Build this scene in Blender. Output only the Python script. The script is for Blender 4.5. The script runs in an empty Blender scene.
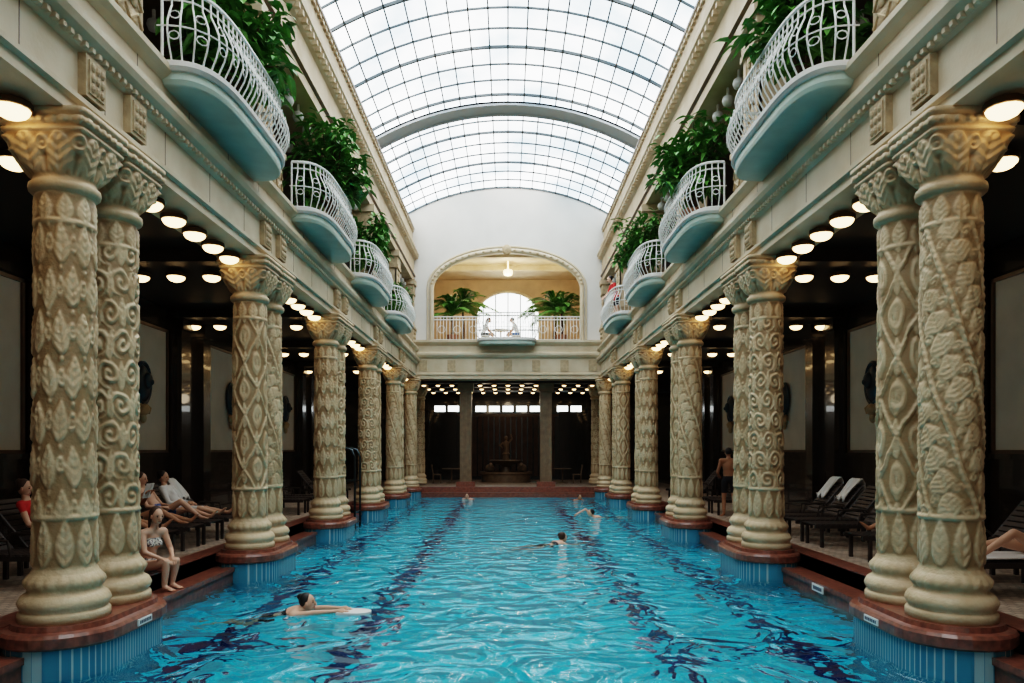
import bpy, math, random
import numpy as np
from mathutils import Vector, Matrix
random.seed(7); np.random.seed(7)
sc=bpy.context.scene
PI=math.pi

# ---------------------------------------------------------------- materials
def mat(name,col,rough=0.6,metal=0.0,var=0.0,vscale=3.0,bump=0.0,bscale=40.0,emit=None,estr=0.0,col2=None,coat=0.0,spec=0.5,detail=4):
    m=bpy.data.materials.new(name); m.use_nodes=True
    nt=m.node_tree; b=nt.nodes['Principled BSDF']
    b.inputs['Base Color'].default_value=(*col,1); b.inputs['Roughness'].default_value=rough
    b.inputs['Metallic'].default_value=metal; b.inputs['Coat Weight'].default_value=coat
    b.inputs['Specular IOR Level'].default_value=spec
    if emit: 
        b.inputs['Emission Color'].default_value=(*emit,1); b.inputs['Emission Strength'].default_value=estr
    if var>0 or bump>0:
        tc=nt.nodes.new('ShaderNodeTexCoord')
    if var>0:
        n=nt.nodes.new('ShaderNodeTexNoise'); n.inputs['Scale'].default_value=vscale; n.inputs['Detail'].default_value=detail
        nt.links.new(tc.outputs['Object'],n.inputs['Vector'])
        r=nt.nodes.new('ShaderNodeValToRGB')
        c2=col2 if col2 else tuple(c*(1-var) for c in col)
        r.color_ramp.elements[0].position=0.32; r.color_ramp.elements[0].color=(*c2,1)
        r.color_ramp.elements[1].position=0.66; r.color_ramp.elements[1].color=(*col,1)
        nt.links.new(n.outputs['Fac'],r.inputs['Fac']); nt.links.new(r.outputs['Color'],b.inputs['Base Color'])
    if bump>0:
        n2=nt.nodes.new('ShaderNodeTexNoise'); n2.inputs['Scale'].default_value=bscale; n2.inputs['Detail'].default_value=5
        nt.links.new(tc.outputs['Object'],n2.inputs['Vector'])
        bp=nt.nodes.new('ShaderNodeBump'); bp.inputs['Strength'].default_value=bump; bp.inputs['Distance'].default_value=0.02
        nt.links.new(n2.outputs['Fac'],bp.inputs['Height']); nt.links.new(bp.outputs['Normal'],b.inputs['Normal'])
    return m

def tilemat(name,c1,c2,cm,scale,bw,rh,mortar=0.02,rough=0.3,bump=0.2,axes='xy',offset=0.0,coat=0.0):
    m=bpy.data.materials.new(name); m.use_nodes=True
    nt=m.node_tree; b=nt.nodes['Principled BSDF']
    tc=nt.nodes.new('ShaderNodeTexCoord'); sep=nt.nodes.new('ShaderNodeSeparateXYZ'); cb=nt.nodes.new('ShaderNodeCombineXYZ')
    nt.links.new(tc.outputs['Object'],sep.inputs[0])
    o={'x':0,'y':1,'z':2}
    nt.links.new(sep.outputs[o[axes[0]]],cb.inputs[0]); nt.links.new(sep.outputs[o[axes[1]]],cb.inputs[1])
    br=nt.nodes.new('ShaderNodeTexBrick'); br.offset=offset
    br.inputs['Scale'].default_value=scale; br.inputs['Brick Width'].default_value=bw; br.inputs['Row Height'].default_value=rh
    br.inputs['Mortar Size'].default_value=mortar; br.inputs['Color1'].default_value=(*c1,1); br.inputs['Color2'].default_value=(*c2,1); br.inputs['Mortar'].default_value=(*cm,1)
    nt.links.new(cb.outputs[0],br.inputs['Vector']); nt.links.new(br.outputs['Color'],b.inputs['Base Color'])
    b.inputs['Roughness'].default_value=rough; b.inputs['Coat Weight'].default_value=coat
    if bump>0:
        bp=nt.nodes.new('ShaderNodeBump'); bp.inputs['Strength'].default_value=bump; bp.inputs['Distance'].default_value=0.01; bp.invert=True
        nt.links.new(br.outputs['Fac'],bp.inputs['Height']); nt.links.new(bp.outputs['Normal'],b.inputs['Normal'])
    return m

M={}
M['stone']=mat('carved_stone',(0.62,0.49,0.30),0.5,var=.3,vscale=4,col2=(0.50,0.37,0.20),bump=.3,bscale=30)
def colmat():   # carved column stone: worn raised ornament, darker brown low in the relief, patchy weathering
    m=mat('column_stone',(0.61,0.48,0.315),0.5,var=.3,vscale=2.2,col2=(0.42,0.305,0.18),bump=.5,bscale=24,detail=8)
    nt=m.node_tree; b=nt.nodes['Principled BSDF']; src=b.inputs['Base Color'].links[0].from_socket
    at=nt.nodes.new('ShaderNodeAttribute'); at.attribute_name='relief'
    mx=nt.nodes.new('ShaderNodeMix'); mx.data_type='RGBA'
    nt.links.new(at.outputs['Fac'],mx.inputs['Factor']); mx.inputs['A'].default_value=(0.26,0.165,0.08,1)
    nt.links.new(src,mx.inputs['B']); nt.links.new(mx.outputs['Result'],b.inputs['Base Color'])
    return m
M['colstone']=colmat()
M['stoned']=mat('shaded_passage_stone',(0.22,0.15,0.09),0.5,var=.3,vscale=5,bump=.3,bscale=30)  # passage shadow worked into a darker stone colour
M['cream']=mat('cream_stone',(0.60,0.52,0.39),0.6,var=.2,vscale=1.6,col2=(0.50,0.41,0.28),bump=.15,bscale=25)
M['cream2']=mat('cream_stone_upper',(0.53,0.43,0.30),0.6,var=.2,vscale=1.6,col2=(0.42,0.32,0.20),bump=.15,bscale=25)
M['creamd']=mat('cream_relief',(0.48,0.37,0.23),0.6,var=.3,vscale=9,bump=.4,bscale=30)
M['brown']=mat('brown_frieze',(0.13,0.08,0.05),0.4,var=.3,vscale=4)
M['white']=mat('white_plaster',(0.68,0.66,0.62),0.7,var=.08,vscale=1.0)
M['rail']=mat('white_rail_paint',(0.75,0.76,0.73),0.4)
M['teal']=mat('teal_underside',(0.46,0.57,0.50),0.5,var=.15,vscale=3)
M['red']=mat('red_granite',(0.26,0.10,0.066),0.3,var=.4,vscale=14,col2=(0.13,0.052,0.038),coat=.3)
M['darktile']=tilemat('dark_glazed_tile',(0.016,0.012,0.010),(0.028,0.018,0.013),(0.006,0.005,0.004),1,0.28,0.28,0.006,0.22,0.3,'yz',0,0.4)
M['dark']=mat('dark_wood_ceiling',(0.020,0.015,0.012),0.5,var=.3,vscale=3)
M['panel']=mat('pale_wall_panel',(0.58,0.55,0.51),0.6,var=.1,vscale=2)
M['deck']=tilemat('deck_mosaic',(0.56,0.46,0.37),(0.32,0.24,0.18),(0.20,0.15,0.12),1,0.11,0.11,0.008,0.4,0.2,'xy',0.5)
M['drum']=tilemat('blue_drum_tile',(0.04,0.20,0.30),(0.06,0.26,0.36),(0.35,0.48,0.50),1,0.05,0.5,0.005,0.2,0.2,'yz')
M['basin']=tilemat('basin_tile',(0.010,0.68,0.80),(0.005,0.56,0.74),(0.02,0.42,0.64),1,0.16,0.16,0.012,0.3,0.1,'xy')
M['navy']=mat('navy_lane_tile',(0.003,0.012,0.10),0.3)
M['metal']=mat('dark_steel',(0.05,0.07,0.08),0.3,metal=.9)
M['brass']=mat('lamp_brass',(0.10,0.06,0.03),0.4,metal=.7)
M['glow']=mat('lamp_glass',(0.9,0.8,0.6),0.4,emit=(1.0,0.66,0.32),estr=4.5)
M['globe']=mat('gallery_lamp_glass',(0.4,0.42,0.4),0.3,emit=(1.0,0.9,0.75),estr=.02)
M['mull']=mat('roof_glazing_bar',(0.07,0.09,0.10),0.5)
M['rib']=mat('roof_rib_paint',(0.42,0.46,0.49),0.5)
M['leaf']=mat('leaf_green',(0.13,0.33,0.06),0.45,var=.5,vscale=4,col2=(0.04,0.14,0.025))
M['bark']=mat('bark',(0.10,0.06,0.035),0.8)
M['pot']=mat('terracotta_pot',(0.30,0.14,0.08),0.7)
M['lounge']=mat('lounger_dark_wood',(0.035,0.024,0.02),0.5)
M['towel']=mat('white_towel',(0.78,0.77,0.75),0.9,bump=.4,bscale=80)
M['win']=mat('daylight_window',(0.8,0.85,0.9),0.4,emit=(0.95,1.0,1.0),estr=3.5)
M['warmwall']=mat('warm_plaster',(0.56,0.43,0.28),0.6,var=.2,vscale=1.5)
M['curtain']=mat('brown_back_panel',(0.10,0.055,0.035),0.6,var=.4,vscale=3)
M['skin']=mat('skin_light',(0.62,0.38,0.27),0.5)
M['skin2']=mat('skin_tan',(0.42,0.22,0.13),0.5)
M['hairb']=mat('hair_brown',(0.06,0.03,0.018),0.6,bump=.4,bscale=120)
M['hairk']=mat('hair_black',(0.012,0.01,0.009),0.5,bump=.4,bscale=120)
M['eye']=mat('eye_dark',(0.02,0.015,0.01),0.2)
M['lip']=mat('lip',(0.42,0.13,0.11),0.5)
M['redc']=mat('red_cloth',(0.55,0.03,0.03),0.8)
M['bluec']=mat('blue_cloth',(0.05,0.12,0.30),0.8)
M['darkc']=mat('dark_cloth',(0.015,0.016,0.022),0.8)
M['robe']=mat('white_robe',(0.72,0.71,0.70),0.9)
M['striped']=mat('patterned_swimsuit',(0.75,0.70,0.62),0.8,var=.8,vscale=45,col2=(0.12,0.10,0.12),detail=0)
M['plaque']=mat('plaque_white',(0.75,0.76,0.74),0.4)
M['ink']=mat('plaque_ink',(0.05,0.06,0.10),0.5)
M['bronze']=mat('dark_bronze',(0.04,0.065,0.09),0.3,metal=.3)

def glassmat():
    m=bpy.data.materials.new('milky_roof_glass'); m.use_nodes=True; nt=m.node_tree; b=nt.nodes['Principled BSDF']
    b.inputs['Base Color'].default_value=(.75,.8,.82,1); b.inputs['Roughness'].default_value=.3
    tc=nt.nodes.new('ShaderNodeTexCoord'); n=nt.nodes.new('ShaderNodeTexNoise'); n.inputs['Scale'].default_value=.45; n.inputs['Detail'].default_value=7
    nt.links.new(tc.outputs['Object'],n.inputs['Vector'])
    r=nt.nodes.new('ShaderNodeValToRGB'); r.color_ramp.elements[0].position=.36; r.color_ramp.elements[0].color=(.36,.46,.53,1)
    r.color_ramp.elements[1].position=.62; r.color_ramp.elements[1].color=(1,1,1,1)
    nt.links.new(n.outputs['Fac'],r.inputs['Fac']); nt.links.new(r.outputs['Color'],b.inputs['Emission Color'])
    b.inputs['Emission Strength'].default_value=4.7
    return m
M['glass']=glassmat()

def watermat():
    m=bpy.data.materials.new('pool_water'); m.use_nodes=True; nt=m.node_tree; b=nt.nodes['Principled BSDF']
    b.inputs['Base Color'].default_value=(.62,.97,1,1); b.inputs['Roughness'].default_value=.015
    b.inputs['Transmission Weight'].default_value=1; b.inputs['IOR'].default_value=1.33
    tc=nt.nodes.new('ShaderNodeTexCoord')
    a=nt.nodes.new('ShaderNodeTexNoise'); a.inputs['Scale'].default_value=1.6; a.inputs['Detail'].default_value=1.5; a.inputs['Distortion'].default_value=1.2
    nt.links.new(tc.outputs['Object'],a.inputs['Vector'])
    c=nt.nodes.new('ShaderNodeTexNoise'); c.inputs['Scale'].default_value=5; c.inputs['Detail'].default_value=1.5; c.inputs['Distortion'].default_value=.6
    nt.links.new(tc.outputs['Object'],c.inputs['Vector'])
    b1=nt.nodes.new('ShaderNodeBump'); b1.inputs['Strength'].default_value=1; b1.inputs['Distance'].default_value=.30
    b2=nt.nodes.new('ShaderNodeBump'); b2.inputs['Strength'].default_value=1; b2.inputs['Distance'].default_value=.025
    nt.links.new(a.outputs['Fac'],b1.inputs['Height']); nt.links.new(c.outputs['Fac'],b2.inputs['Height'])
    nt.links.new(b1.outputs['Normal'],b2.inputs['Normal']); nt.links.new(b2.outputs['Normal'],b.inputs['Normal'])
    return m
M['water']=watermat()

# ---------------------------------------------------------------- builder
class Bd:
    def __init__(s): s.v=[]; s.f=[]; s.m=[]; s.n=0
    def add(s,vs,fs,mi=0):
        s.v.extend([tuple(map(float,p)) for p in vs])
        k=s.n
        for i,f in enumerate(fs):
            s.f.append(tuple(k+j for j in f)); s.m.append(mi[i] if isinstance(mi,(list,np.ndarray)) else mi)
        s.n+=len(vs)
    def box(s,x0,x1,y0,y1,z0,z1,mi=0):
        if x0>x1:x0,x1=x1,x0
        if y0>y1:y0,y1=y1,y0
        if z0>z1:z0,z1=z1,z0
        s.add([(x0,y0,z0),(x1,y0,z0),(x1,y1,z0),(x0,y1,z0),(x0,y0,z1),(x1,y0,z1),(x1,y1,z1),(x0,y1,z1)],
              [(0,3,2,1),(4,5,6,7),(0,1,5,4),(1,2,6,5),(2,3,7,6),(3,0,4,7)],mi)
    def obox(s,c,R,h,mi=0):
        R=np.array(R,float); pts=[]
        for z in(-1,1):
            for x,y in((-1,-1),(1,-1),(1,1),(-1,1)):
                pts.append(np.array(c)+R[0]*x*h[0]+R[1]*y*h[1]+R[2]*z*h[2])
        s.add(pts,[(0,3,2,1),(4,5,6,7),(0,1,5,4),(1,2,6,5),(2,3,7,6),(3,0,4,7)],mi)
    def tube(s,pts,r,n=6,mi=0,closed=False):
        P=[np.array(p,float) for p in pts]; N=len(P)
        if not hasattr(r,'__len__'): r=[r]*N
        vs=[];prev=None
        for i in range(N):
            if closed: d=P[(i+1)%N]-P[i-1]
            else: d=P[min(i+1,N-1)]-P[max(i-1,0)]
            L=np.linalg.norm(d); d=d/L if L>1e-9 else np.array([0,0,1.])
            if prev is None:
                a=np.array([0,0,1.]) if abs(d[2])<.9 else np.array([1.,0,0])
            else: a=prev
            u=a-d*np.dot(a,d); u/=max(np.linalg.norm(u),1e-9); prev=u; w=np.cross(d,u)
            for k in range(n):
                t=2*PI*k/n; vs.append(P[i]+r[i]*(math.cos(t)*u+math.sin(t)*w))
        fs=[]
        for i in range(N if closed else N-1):
            j=(i+1)%N
            for k in range(n): fs.append((i*n+k,i*n+(k+1)%n,j*n+(k+1)%n,j*n+k))
        if not closed:
            fs.append(tuple(range(n-1,-1,-1))); fs.append(tuple((N-1)*n+k for k in range(n)))
        s.add(vs,fs,mi)
    def lathe(s,prof,c,n=24,mi=0,axis=None):
        vs=[];fs=[];N=len(prof)
        for (r,z) in prof:
            for k in range(n):
                t=2*PI*k/n; vs.append((c[0]+r*math.cos(t),c[1]+r*math.sin(t),c[2]+z))
        for i in range(N-1):
            for k in range(n): fs.append((i*n+k,i*n+(k+1)%n,(i+1)*n+(k+1)%n,(i+1)*n+k))
        fs.append(tuple(range(n-1,-1,-1))); fs.append(tuple((N-1)*n+k for k in range(n)))
        s.add(vs,fs,mi)
    def ell(s,c,rad,R=None,mi=0,nu=14,nv=9):
        R=np.eye(3) if R is None else np.array(R,float)
        vs=[np.array(c)-R[2]*rad[2]]
        for j in range(1,nv):
            p=-PI/2+PI*j/nv
            for k in range(nu):
                t=2*PI*k/nu
                vs.append(np.array(c)+R[0]*rad[0]*math.cos(p)*math.cos(t)+R[1]*rad[1]*math.cos(p)*math.sin(t)+R[2]*rad[2]*math.sin(p))
        vs.append(np.array(c)+R[2]*rad[2]); fs=[]
        for k in range(nu): fs.append((0,1+(k+1)%nu,1+k))
        for j in range(nv-2):
            for k in range(nu): fs.append((1+j*nu+k,1+j*nu+(k+1)%nu,1+(j+1)*nu+(k+1)%nu,1+(j+1)*nu+k))
        e=len(vs)-1; o=1+(nv-2)*nu
        for k in range(nu): fs.append((o+k,o+(k+1)%nu,e))
        s.add(vs,fs,mi)
    def prof(s,pts,y0,y1,sgn,mi=0):
        N=len(pts); vs=[(sgn*x,y0,z) for x,z in pts]+[(sgn*x,y1,z) for x,z in pts]
        fs=[];ms=[]
        for i in range(N):
            j=(i+1)%N; f=(i,j,N+j,N+i); fs.append(f if sgn>0 else f[::-1]); ms.append(mi[i] if isinstance(mi,list) else mi)
        m0=mi[0] if isinstance(mi,list) else mi
        fs.append(tuple(range(N))); fs.append(tuple(range(2*N-1,N-1,-1))); ms+= [m0,m0]
        s.add(vs,fs,ms)
    def obj(s,name,mats,smooth=False,parent=None,loc=None,fix=True):
        me=bpy.data.meshes.new(name); me.from_pydata(s.v,[],s.f)
        for m in mats: me.materials.append(M[m])
        me.polygons.foreach_set('material_index',s.m)
        if fix:
            import bmesh
            bm=bmesh.new(); bm.from_mesh(me); bmesh.ops.recalc_face_normals(bm,faces=bm.faces); bm.to_mesh(me); bm.free()
        if smooth:
            me.polygons.foreach_set('use_smooth',[True]*len(me.polygons))
            try: me.set_sharp_from_angle(angle=math.radians(50))
            except Exception: pass
        me.update()
        o=bpy.data.objects.new(name,me); sc.collection.objects.link(o)
        if parent: o.parent=parent
        if loc: o.location=loc
        return o
def inst(o,name,loc,rz=0,parent=None,scale=None):
    n=bpy.data.objects.new(name,o.data); sc.collection.objects.link(n); n.location=loc; n.rotation_euler[2]=rz
    if scale: n.scale=scale
    if parent: n.parent=parent
    return n

# ---------------------------------------------------------------- layout
BAY=5.08; P0=7.1; CX=4.3; GAP=.82
PAIR=[P0+BAY*k for k in range(-1,5)]
PC=[p+GAP/2 for p in PAIR]
YN,YF=-3.0,32.7
WZ=-0.40; PX=4.4; DX=4.75; OW=8.0

b=Bd()
for s in(-1,1): b.box(s*DX,s*OW,YN,45,-.3,0,0)
b.box(-DX,DX,YN,1.2,-.3,0,0); b.box(-DX,DX,32.85,45,-.3,0,0)
b.obj('floor',['deck'])
b=Bd()
for s in(-1,1):
    b.box(s*DX,s*(DX+.32),1.2,32.85,-.05,.035,0)
    b.box(s*DX,s*(DX-.002+.05),1.2,32.85,-.3,.02,0)
    b.box(s*PX,s*(DX+.05),1.2,32.85,-.75,-.19,0)
    b.box(s*(PX-.03),s*(PX+.12),1.2,32.85,-.24,-.175,0)
b.box(-DX,DX,.9,1.25,-.6,.03,0); b.box(-DX,DX,32.45,32.85,-.75,-.19,0); b.box(-DX,DX,32.8,33.1,-.3,.035,0)
b.obj('pool_stone_surround',['red'])
b=Bd()
FZ=-1.5
b.box(-PX-.1,PX+.1,1.0,32.6,FZ-.2,FZ,0)
for s in(-1,1): b.box(s*PX+s*.01,s*(PX+.3),1.0,32.6,FZ,-.5,0)
b.box(-PX,PX,1.0,1.24,FZ,-.5,0); b.box(-PX,PX,32.44,32.7,FZ,-.5,0)
for x in(-3.55,-1.85,1.95,3.5):
    b.box(x-.17,x+.17,2.5,31.5,FZ,FZ+.006,1); b.box(x-.45,x+.45,2.5,2.75,FZ,FZ+.007,1); b.box(x-.45,x+.45,31.2,31.45,FZ,FZ+.007,1)
for y in(9.0,): b.box(-PX,-2.2,y-.13,y+.13,FZ,FZ+.008,1); b.box(2.2,PX,y-.13,y+.13,FZ,FZ+.008,1)
b.obj('pool_basin',['basin','navy'])
b=Bd(); b.add([(-PX,1.24,WZ),(PX,1.24,WZ),(PX,32.46,WZ),(-PX,32.46,WZ)],[(0,1,2,3)]); b.obj('pool_water',['water'],fix=False)

for s,nm in((-1,'left'),(1,'right')):
    b=Bd()
    b.box(s*OW,s*(OW+.3),YN,45,0,9.6,0)
    b.box(s*(OW-.06),s*OW,YN,33,0,1.58,0); b.box(s*(OW-.10),s*OW,YN,33,1.55,1.64,0); b.box(s*(OW-.12),s*OW,YN,33,0,.18,0)
    b.box(s*(OW-.06),s*OW,YN,33,4.55,5.0,0)
    for p in PC:
        c=p+.42
        b.box(s*(OW-.14),s*OW,c-.97,c+.97,0,5.0,0)
        for o in(-.62,.62): 
            b.box(s*(OW-.30),s*OW,c+o-.22,c+o+.22,0,4.7,0); b.box(s*(OW-.36),s*OW,c+o-.28,c+o+.28,4.55,5.0,0); b.box(s*(OW-.36),s*OW,c+o-.28,c+o+.28,0,.35,0)
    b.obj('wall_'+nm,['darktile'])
    b=Bd()
    for p in PC:
        c0=p+.42+1.0; c1=p+.42+BAY-1.0
        b.box(s*(OW-.03),s*(OW+.01),c0,c1,1.66,4.5,0)
        for (a,d,e,f) in((c0,c0+.06,1.66,4.5),(c1-.06,c1,1.66,4.5)): b.box(s*(OW-.07),s*OW,a,d,e,f,1)
        b.box(s*(OW-.07),s*OW,c0,c1,4.44,4.5,1); b.box(s*(OW-.07),s*OW,c0,c1,1.64,1.70,1)
    b.obj('trim_'+('1' if s<0 else '2'),['panel','brown'])
    b=Bd(); b.box(s*4.76,s*(OW-.01),YN,45,5.02,6.18,0)
    for p in PC: b.box(s*4.76,s*(OW-.01),p-.5,p+.5,4.82,5.03,0)
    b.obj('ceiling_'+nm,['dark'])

# ceiling lamps
lp=Bd()
def dome(B,x,y,z,r=.15):
    n=12
    B.lathe([(r*.5,.10),(r*1.1,.06),(r*1.12,.0),(r*.9,-.005)],(x,y,z),n,1)
    q=[(r*math.cos(t),-r*.62*math.sin(t)) for t in(0,.35,.7,1.05,1.35)]
    B.lathe(q,(x,y,z),n,0)
for s in(-1,1):
    for p in PC:
        for k in range(6):
            y=p+.45+.45+.62+.0+k*.64
            if y<32: dome(lp,s*4.42,y,4.74)
        for k in range(5): dome(lp,s*(5.15+.62*k),p+.12,4.71)
for yy in (33.9,36.0,38.2):
    for k in range(13): dome(lp,-3.9+.65*k,yy,4.70,.10)
lp.obj('ceiling_lamps',['glow','brass'],smooth=True)
gl=Bd()
LPF=[(.03,.25),(.03,.1),(.10,.06),(.12,-.02),(.09,-.10),(.03,-.13)]
for s in(-1,1):
    for p in PC:
        for k in range(5): gl.lathe(LPF,(s*4.55,p+1.1+k*.72,8.94),12,0)
        for k in range(3): gl.lathe(LPF,(s*(5.3+.8*k),p,9.03),12,0)
gl.obj('gallery_lamps',['globe'],smooth=True)

# entablatures
low=[(4.75,4.85),(4.06,4.85),(4.06,4.96),(4.01,4.98),(4.01,5.03),(4.08,5.06),(4.08,5.48),(4.03,5.50),(3.99,5.56),(3.92,5.60),(3.89,5.66),(3.89,5.73),(3.97,5.77),(4.06,5.82),(4.06,6.04),(3.99,6.08),(3.94,6.13),(3.94,6.2),(4.75,6.2)]
up=[(4.75,9.2),(4.2,9.2),(4.2,9.42),(4.13,9.46),(4.13,9.52),(4.2,9.56),(4.2,10.15),(4.12,10.2),(4.06,10.3),(3.98,10.36),(3.98,10.44),(4.2,10.5),(4.2,10.68),(4.12,10.72),(4.12,10.80),(4.27,10.84),(4.27,11.5),(4.18,11.54),(4.18,11.62),(4.3,11.66),(4.42,11.9),(4.5,12.02),(4.5,12.1),(4.62,12.14),(4.62,12.3),(5.2,12.3),(5.2,9.2)]
um=[0]*len(up)
for k in(2,10,11,14,17,18): um[k]=1
for s,nm in((-1,'left'),(1,'right')):
    b=Bd(); lm=[0]*len(low); lm[4]=1; lm[12]=1; b.prof(low,YN,YF-.36,s,lm)
    for p in PAIR:
        for y in(p,p+GAP):
            b.box(s*4.0,s*4.1,y-.17,y+.17,5.07,5.47,1)
            b.box(s*3.985,s*4.1,y-.13,y+.13,5.11,5.43,1)
            for k in range(3):
                for j in range(3):
                    b.ell((s*3.985,y-.08+.08*k,5.17+.1*j),(.025,.035,.045),None,1,8,5)
    y=YN+.1
    while y<YF-.5:      # fine egg ornament under the cornice
        b.box(s*3.97,s*4.06,y,y+.05,5.505,5.55,0)
        y+=.115
    for k in range(28):  # block joints
        y=YN+1.3*k; b.box(s*4.077,s*4.085,y-.006,y+.006,5.06,5.48,2); b.box(s*4.057,s*4.065,y+.6,y+.612,5.82,6.04,2)
    b.obj('entablature_lower_'+nm,['cream','creamd','brown'])
    b=Bd(); b.prof(up,YN,YF,s,um)
    y=YN+.1
    while y<YF-.1:
        b.box(s*4.0,s*4.12,y,y+.10,10.2,10.30,0); b.box(s*4.2,s*4.28,y,y+.16,11.42,11.5,0); y+=.26
    b.box(s*5.2,s*(OW-.01),YN,YF,9.3,9.59,1)
    b.obj('entablature_upper_'+nm,['cream2','brown'])
    for p in PC+[32.35]:
        b=Bd(); hw=.36
        if p>32: hw=.2
        b.box(s*4.08,s*4.75,p-hw-.45,p+hw+.45 if p<32 else YF,6.2,6.32,0)
        b.box(s*4.12,s*4.72,p-hw-.38,p+hw+.38 if p<32 else YF,6.32,7.0,0)
        b.box(s*4.06,s*4.75,p-hw-.44,p+hw+.44 if p<32 else YF,7.0,7.1,0)
        for k in range(5 if p<32 else 2):
            for j in range(3):
                b.ell((s*4.12,p-hw-.2+.27*k,6.45+.2*j),(.04,.10,.085),None,1,8,6)
                b.tube([(s*4.1,p-hw-.3+.27*k,6.4+.2*j),(s*4.08,p-hw-.17+.27*k,6.5+.2*j),(s*4.1,p-hw-.04+.27*k,6.4+.2*j)],.02,5,1)
        b.box(s*4.2,s*4.72,p-hw,p+hw if p<32 else YF,7.1,9.0,0)
        b.box(s*4.17,s*4.25,p-hw+.0,p-hw+.12,7.1,8.6,0)
        b.box(s*4.17,s*4.25,p+hw-.12,p+hw,7.1,8.6,0)
        b.box(s*4.14,s*4.75,p-hw-.06,p+hw+.06 if p<32 else YF,7.1,7.28,0)
        b.box(s*4.13,s*4.75,p-hw-.07,p+hw+.07 if p<32 else YF,8.55,8.66,1)
        b.box(s*4.15,s*4.75,p-hw-.05,p+hw+.05 if p<32 else YF,8.66,8.98,1)
        b.box(s*4.08,s*4.78,p-hw-.12,p+hw+.12 if p<32 else YF,8.98,9.2,0)
        for j in range(5):
            for k in range(2): b.ell((s*4.18,p-.1+.2*k,7.45+.24*j),(.035,.07,.10),None,1,8,6)
        b.obj('gallery_pier',['cream2','creamd'])

# ---------------------------------------------------------------- carved columns
def fr(x): return x-np.floor(x)
def sstep(x,a,b_): t=np.clip((x-a)/(b_-a),0,1); return t*t*(3-2*t)
def leaf(a,bb):
    w=np.sin(PI*np.clip(bb,0.001,.999)**0.75)*.9+.02
    q=1-np.abs(a)/w; k=q>0
    return np.clip(q*3,0,1)**.6*(.75+.25*np.clip(q,0,1))*(1+.16*np.sign(np.sin(bb*30-np.abs(a)*9)))*k-.5*np.exp(-(a/.09)**2)*k
def hmap(kind,th,z):
    th=th+.035*np.sin(z*5.3+2*np.sin(th*2))+.02*np.sin(z*13+th*3); z=z+.012*np.sin(th*5+z*3)+.008*np.sin(th*11+z*17)
    T=th/(2*PI)
    if kind==0:
        row=z/.42; st=(np.floor(row)%2)*.5
        a=2*fr(T*8+st)-1; bb=fr(row)
        h=leaf(a*1.25,bb)
        d=np.sqrt(((1-np.abs(a))/.36)**2+((bb-.5)/.24)**2); ph=np.arctan2(bb-.5,1-np.abs(a))
        h=np.maximum(h,.95*(d<1)*(.55+.45*np.cos(3*PI*d))*(.8+.2*np.cos(6*ph)))
        d2=np.sqrt(((1-np.abs(a))/.2)**2+((bb-.92)/.09)**2)
        h=np.maximum(h,.8*np.clip(1.3*(1-d2),0,1))
    elif kind==1:
        s=fr(T*4+z/1.3); t=fr(z*3.8-T*4)
        rid=(np.minimum(s,1-s)<.05)*(1.0+.2*np.sin(z*90))
        h=np.maximum(rid,.9*leaf((s-.5)*2.7,t))
        for sx in(.22,.78):
            d=np.sqrt(((s-sx)/.15)**2+((fr(t+.5)-.5)/.20)**2); ph=np.arctan2(s-sx,fr(t+.5)-.5); h=np.maximum(h,.8*(d<1)*(.5+.5*np.cos(ph-9*d)))
        lat=(np.abs(np.sin(th*14+z*36))<.22)|(np.abs(np.sin(th*14-z*36))<.22)
        h=np.maximum(h,.35*lat)
    elif kind==2:
        u=T*7; v=z*3.1; cu=np.floor(v)%2*.5; fl=1-2*(np.floor(u+cu)%2)
        a=(fr(u+cu)-.5)*fl; c=fr(v)-.5; r=np.sqrt((a*1.9)**2+(c*1.9)**2); ph=np.arctan2(c,a)
        sp=.5+.5*np.cos(ph-r*11)
        h=np.where(r<.9,np.clip(1.6*(sp-.3),0,1),.1)
        a2=fr(u+cu+.5)-.5; h=np.maximum(h,.9*leaf(a2*5,fr(v)))
        h=np.maximum(h,.7*(np.abs(np.sin(th*3.5+z*9.7))<.06))
    else:
        d1=np.abs(fr(T*4+z*1.15)-.5)*2; d2=np.abs(fr(T*4-z*1.15)-.5)*2
        h=np.maximum((d1<.09)*1.,(d2<.09)*1.)*(1+.15*np.sin(z*100))
        u1=d1-1; u2=d2-1; r=np.sqrt(u1*u1+u2*u2); ph=np.arctan2(u2,u1)
        h=np.maximum(h,.95*(r<.62)*(.6+.4*np.cos(r*15)))
        x1=fr(T*8+.5)-.5; h=np.maximum(h,.8*leaf(x1*5,fr(z*4.6)))
    return h
H=4.77
def blur(h):
    g=h
    for _ in range(2):
        g=(np.roll(g,1,1)+2*g+np.roll(g,-1,1))/4
        g=np.concatenate([g[:1],(g[:-2]+2*g[1:-1]+g[2:])/4,g[-1:]],0)
    return g
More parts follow.
